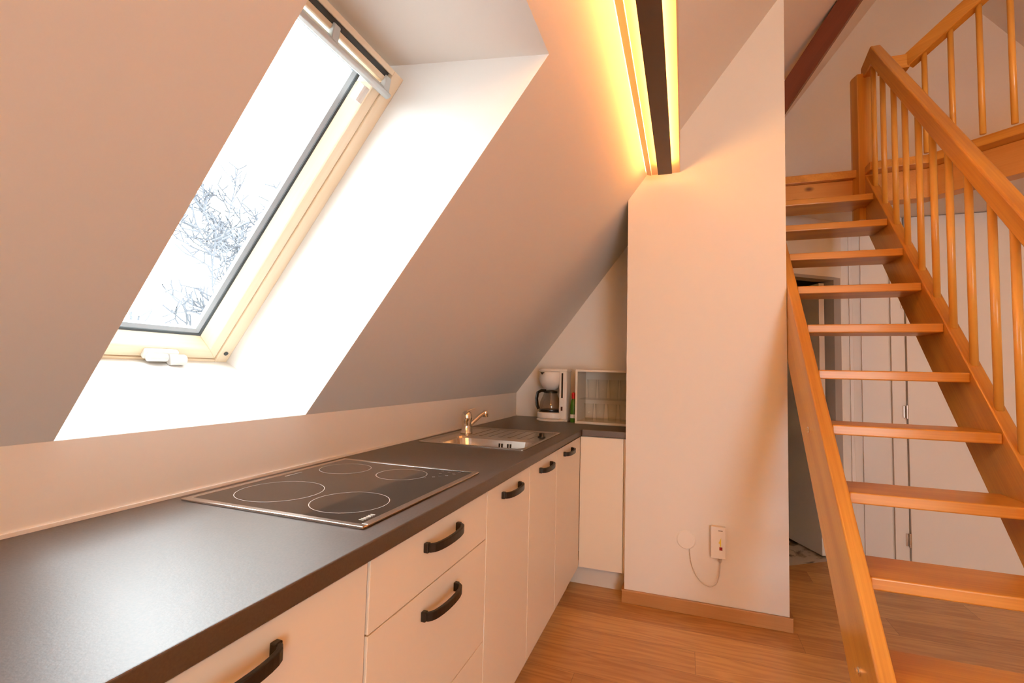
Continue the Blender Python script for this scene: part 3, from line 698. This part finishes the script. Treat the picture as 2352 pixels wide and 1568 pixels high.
# ------------------------------------------------------------------ staircase
sx0, sx1 = 1.6919, 2.1993
Z_N, Y_N, DZ, DY = 2.3141, 1.8791, .21037, .1892
st = thing('staircase', (1.95, 1.0, 0), 'steep open-tread oak staircase with balusters climbing to the gallery', 'staircase')
def stringer(x0_, x1_, crear, ytop):
    f = B(); m = 1.112; cf = .232
    f.prism([(-cf/m, 0), (-crear/m, 0), (ytop, m*ytop+crear), (ytop, m*ytop+cf)], lambda u, v, t: (t, u, v), x0_, x1_)
    return f.build('stringer', OAK_S, st, bevel=.006, seg=3)
s1 = stringer(sx0-.045, sx0, -.165, 2.079); s2 = stringer(sx1, sx1+.047, -.113, 2.018)
for y, z in ((.895, 1.013), (.318, .372)):
    f = B(); f.lathe([(.013, 0), (.013, -.004), (.008, -.006), (.008, -.011), (0, -.012)], (sx0-.045, y, z), 16, axis='X'); f.build('bolt', CHROME, s1, smooth=False)
tr0 = None
for i in range(11):
    y = Y_N-i*DY; z = Z_N-i*DZ
    if tr0 is None:
        f = B(); f.box(sx0-.0, sx1, y, y+.212, z-.038, z); tr0 = f.build('tread', OAK_X, st, loc=(0, 0, 0), bevel=.005, seg=3)
    else:
        c = tr0.copy(); link(c); c.location = tr0.location+Vector((0, -i*DY, -i*DZ))
# newel post
f = B(); f.prism([(2.155, 2.06), (2.165, 2.045), (2.24, 2.02), (2.250, 2.03), (2.250, 2.10), (2.155, 2.10)][:0] or [(2.153, 2.075), (2.170, 2.022), (2.250, 2.022), (2.250, 2.105), (2.153, 2.105)], lambda u, v, t: (u, v, t), 2.20, 3.125)
f.build('newel_post', OAK_Z, st, bevel=.004)
# handrail
f = B(); m = 1.112
def rail_poly(x0_, x1_):
    pts = [(-.15, m*-.15+1.0), (-.15, m*-.15+1.10), (1.895, m*1.895+1.108), (2.062, 3.175), (2.062, 3.095), (1.90, m*1.90+.985)]
    f.prism(pts, lambda u, v, t: (t, u, v), x0_, x1_)
rail_poly(2.200, 2.254)
f.build('handrail', OAK_S, st, bevel=.008, seg=3)
ys = [1.929, 1.792, 1.646, 1.515, 1.372, 1.237, 1.104, .96, .813, .689, .555, .42, .285, .15, .015]
bl0 = None
for y in ys:
    zb_, zt = m*y+.222, m*y+1.015
    f = B(); f.lathe([(.0135, zb_), (.0135, zt)], (2.224, y, 0), 16)
    f.build('baluster', BAL, st, smooth=True)
B().box(2.19, 2.26, -.19, -.12, 0, .95).build('newel_post', OAK_Z, st, bevel=.004)

# ------------------------------------------------------------------ gallery railing
gr = thing('gallery_railing', (2.6, 1.8, 2.525), 'oak gallery railing with slim balusters rising away above the stairs', 'railing')
f = B(); sec = [(-.028, -.042), (.028, -.042), (.028, .042), (-.028, .042)]
f.prism([(2.257, 3.061), (2.402, 3.061), (2.402, 3.144), (2.257, 3.144)], lambda u, v, t: (u, t, v), 1.915, 1.970)
f.build('rail_end', OAK_X, gr, bevel=.005, seg=3)
f = B()
a = Vector((2.396, 1.944, 3.103)); dv_ = Vector((.7071, -.7071, .50)); 
f.sweep([a, a+dv_*1.5], [(-.027, -.040), (.027, -.040), (.027, .040), (-.027, .040)], ups=(0, 0, 1))
f.build('handrail', OAK_D, gr, bevel=.005, seg=3)
for i in range(8):
    s_ = .085+.122*i
    bx_, by_ = 2.396+.7071*s_, 1.944-.7071*s_
    f = B(); f.lathe([(.0135, 2.523), (.0135, 3.07+.5*s_)], (bx_, by_, 0), 14); f.build('baluster', BAL, gr, smooth=True)

# ------------------------------------------------------------------ unseen globes added as warm fill, behind the viewer and above the gallery
PX, PY, PZ, PR = 2.0, -3.3, 2.55, .20
pn = thing('fill_globe', (PX, PY, PZ+.5), 'unseen hanging globe added behind the viewer for warm fill', 'lamp')
f = B(); f.tube([(PX, PY, PZ+PR), (PX, PY, zc(PX)-.005)], .004, 8, ups=(0, 1, 0)); f.build('cord', BLACK, pn)
f = B(); f.lathe([(0, -PR)]+[(PR*math.sin(a*math.pi/16), -PR*math.cos(a*math.pi/16)) for a in range(1, 16)]+[(0, PR)], (PX, PY, PZ), 32)
f.build('globe', emit('room_fill_glow', WARM, FILL_GLOBE), pn, smooth=True)
gl = thing('gallery_fill_globe', (4.6, 2.4, 4.05), 'unseen amber globe added above the gallery to warm its walls', 'lamp')  # added out of view to tint the gallery walls warmer
f = B(); f.tube([(4.6, 2.4, 3.6), (4.6, 2.4, min(zr(4.6), 4.2))], .004, 8, ups=(0, 1, 0)); f.build('cord', BLACK, gl)
f = B(); f.lathe([(0, -.12)]+[(.12*math.sin(a*math.pi/12), -.12*math.cos(a*math.pi/12)) for a in range(1, 12)]+[(0, .12)], (4.6, 2.4, 3.3), 24)
f.build('globe', emit('gallery_fill_glow', (1.0, .36, .05), 20.0), gl, smooth=True)
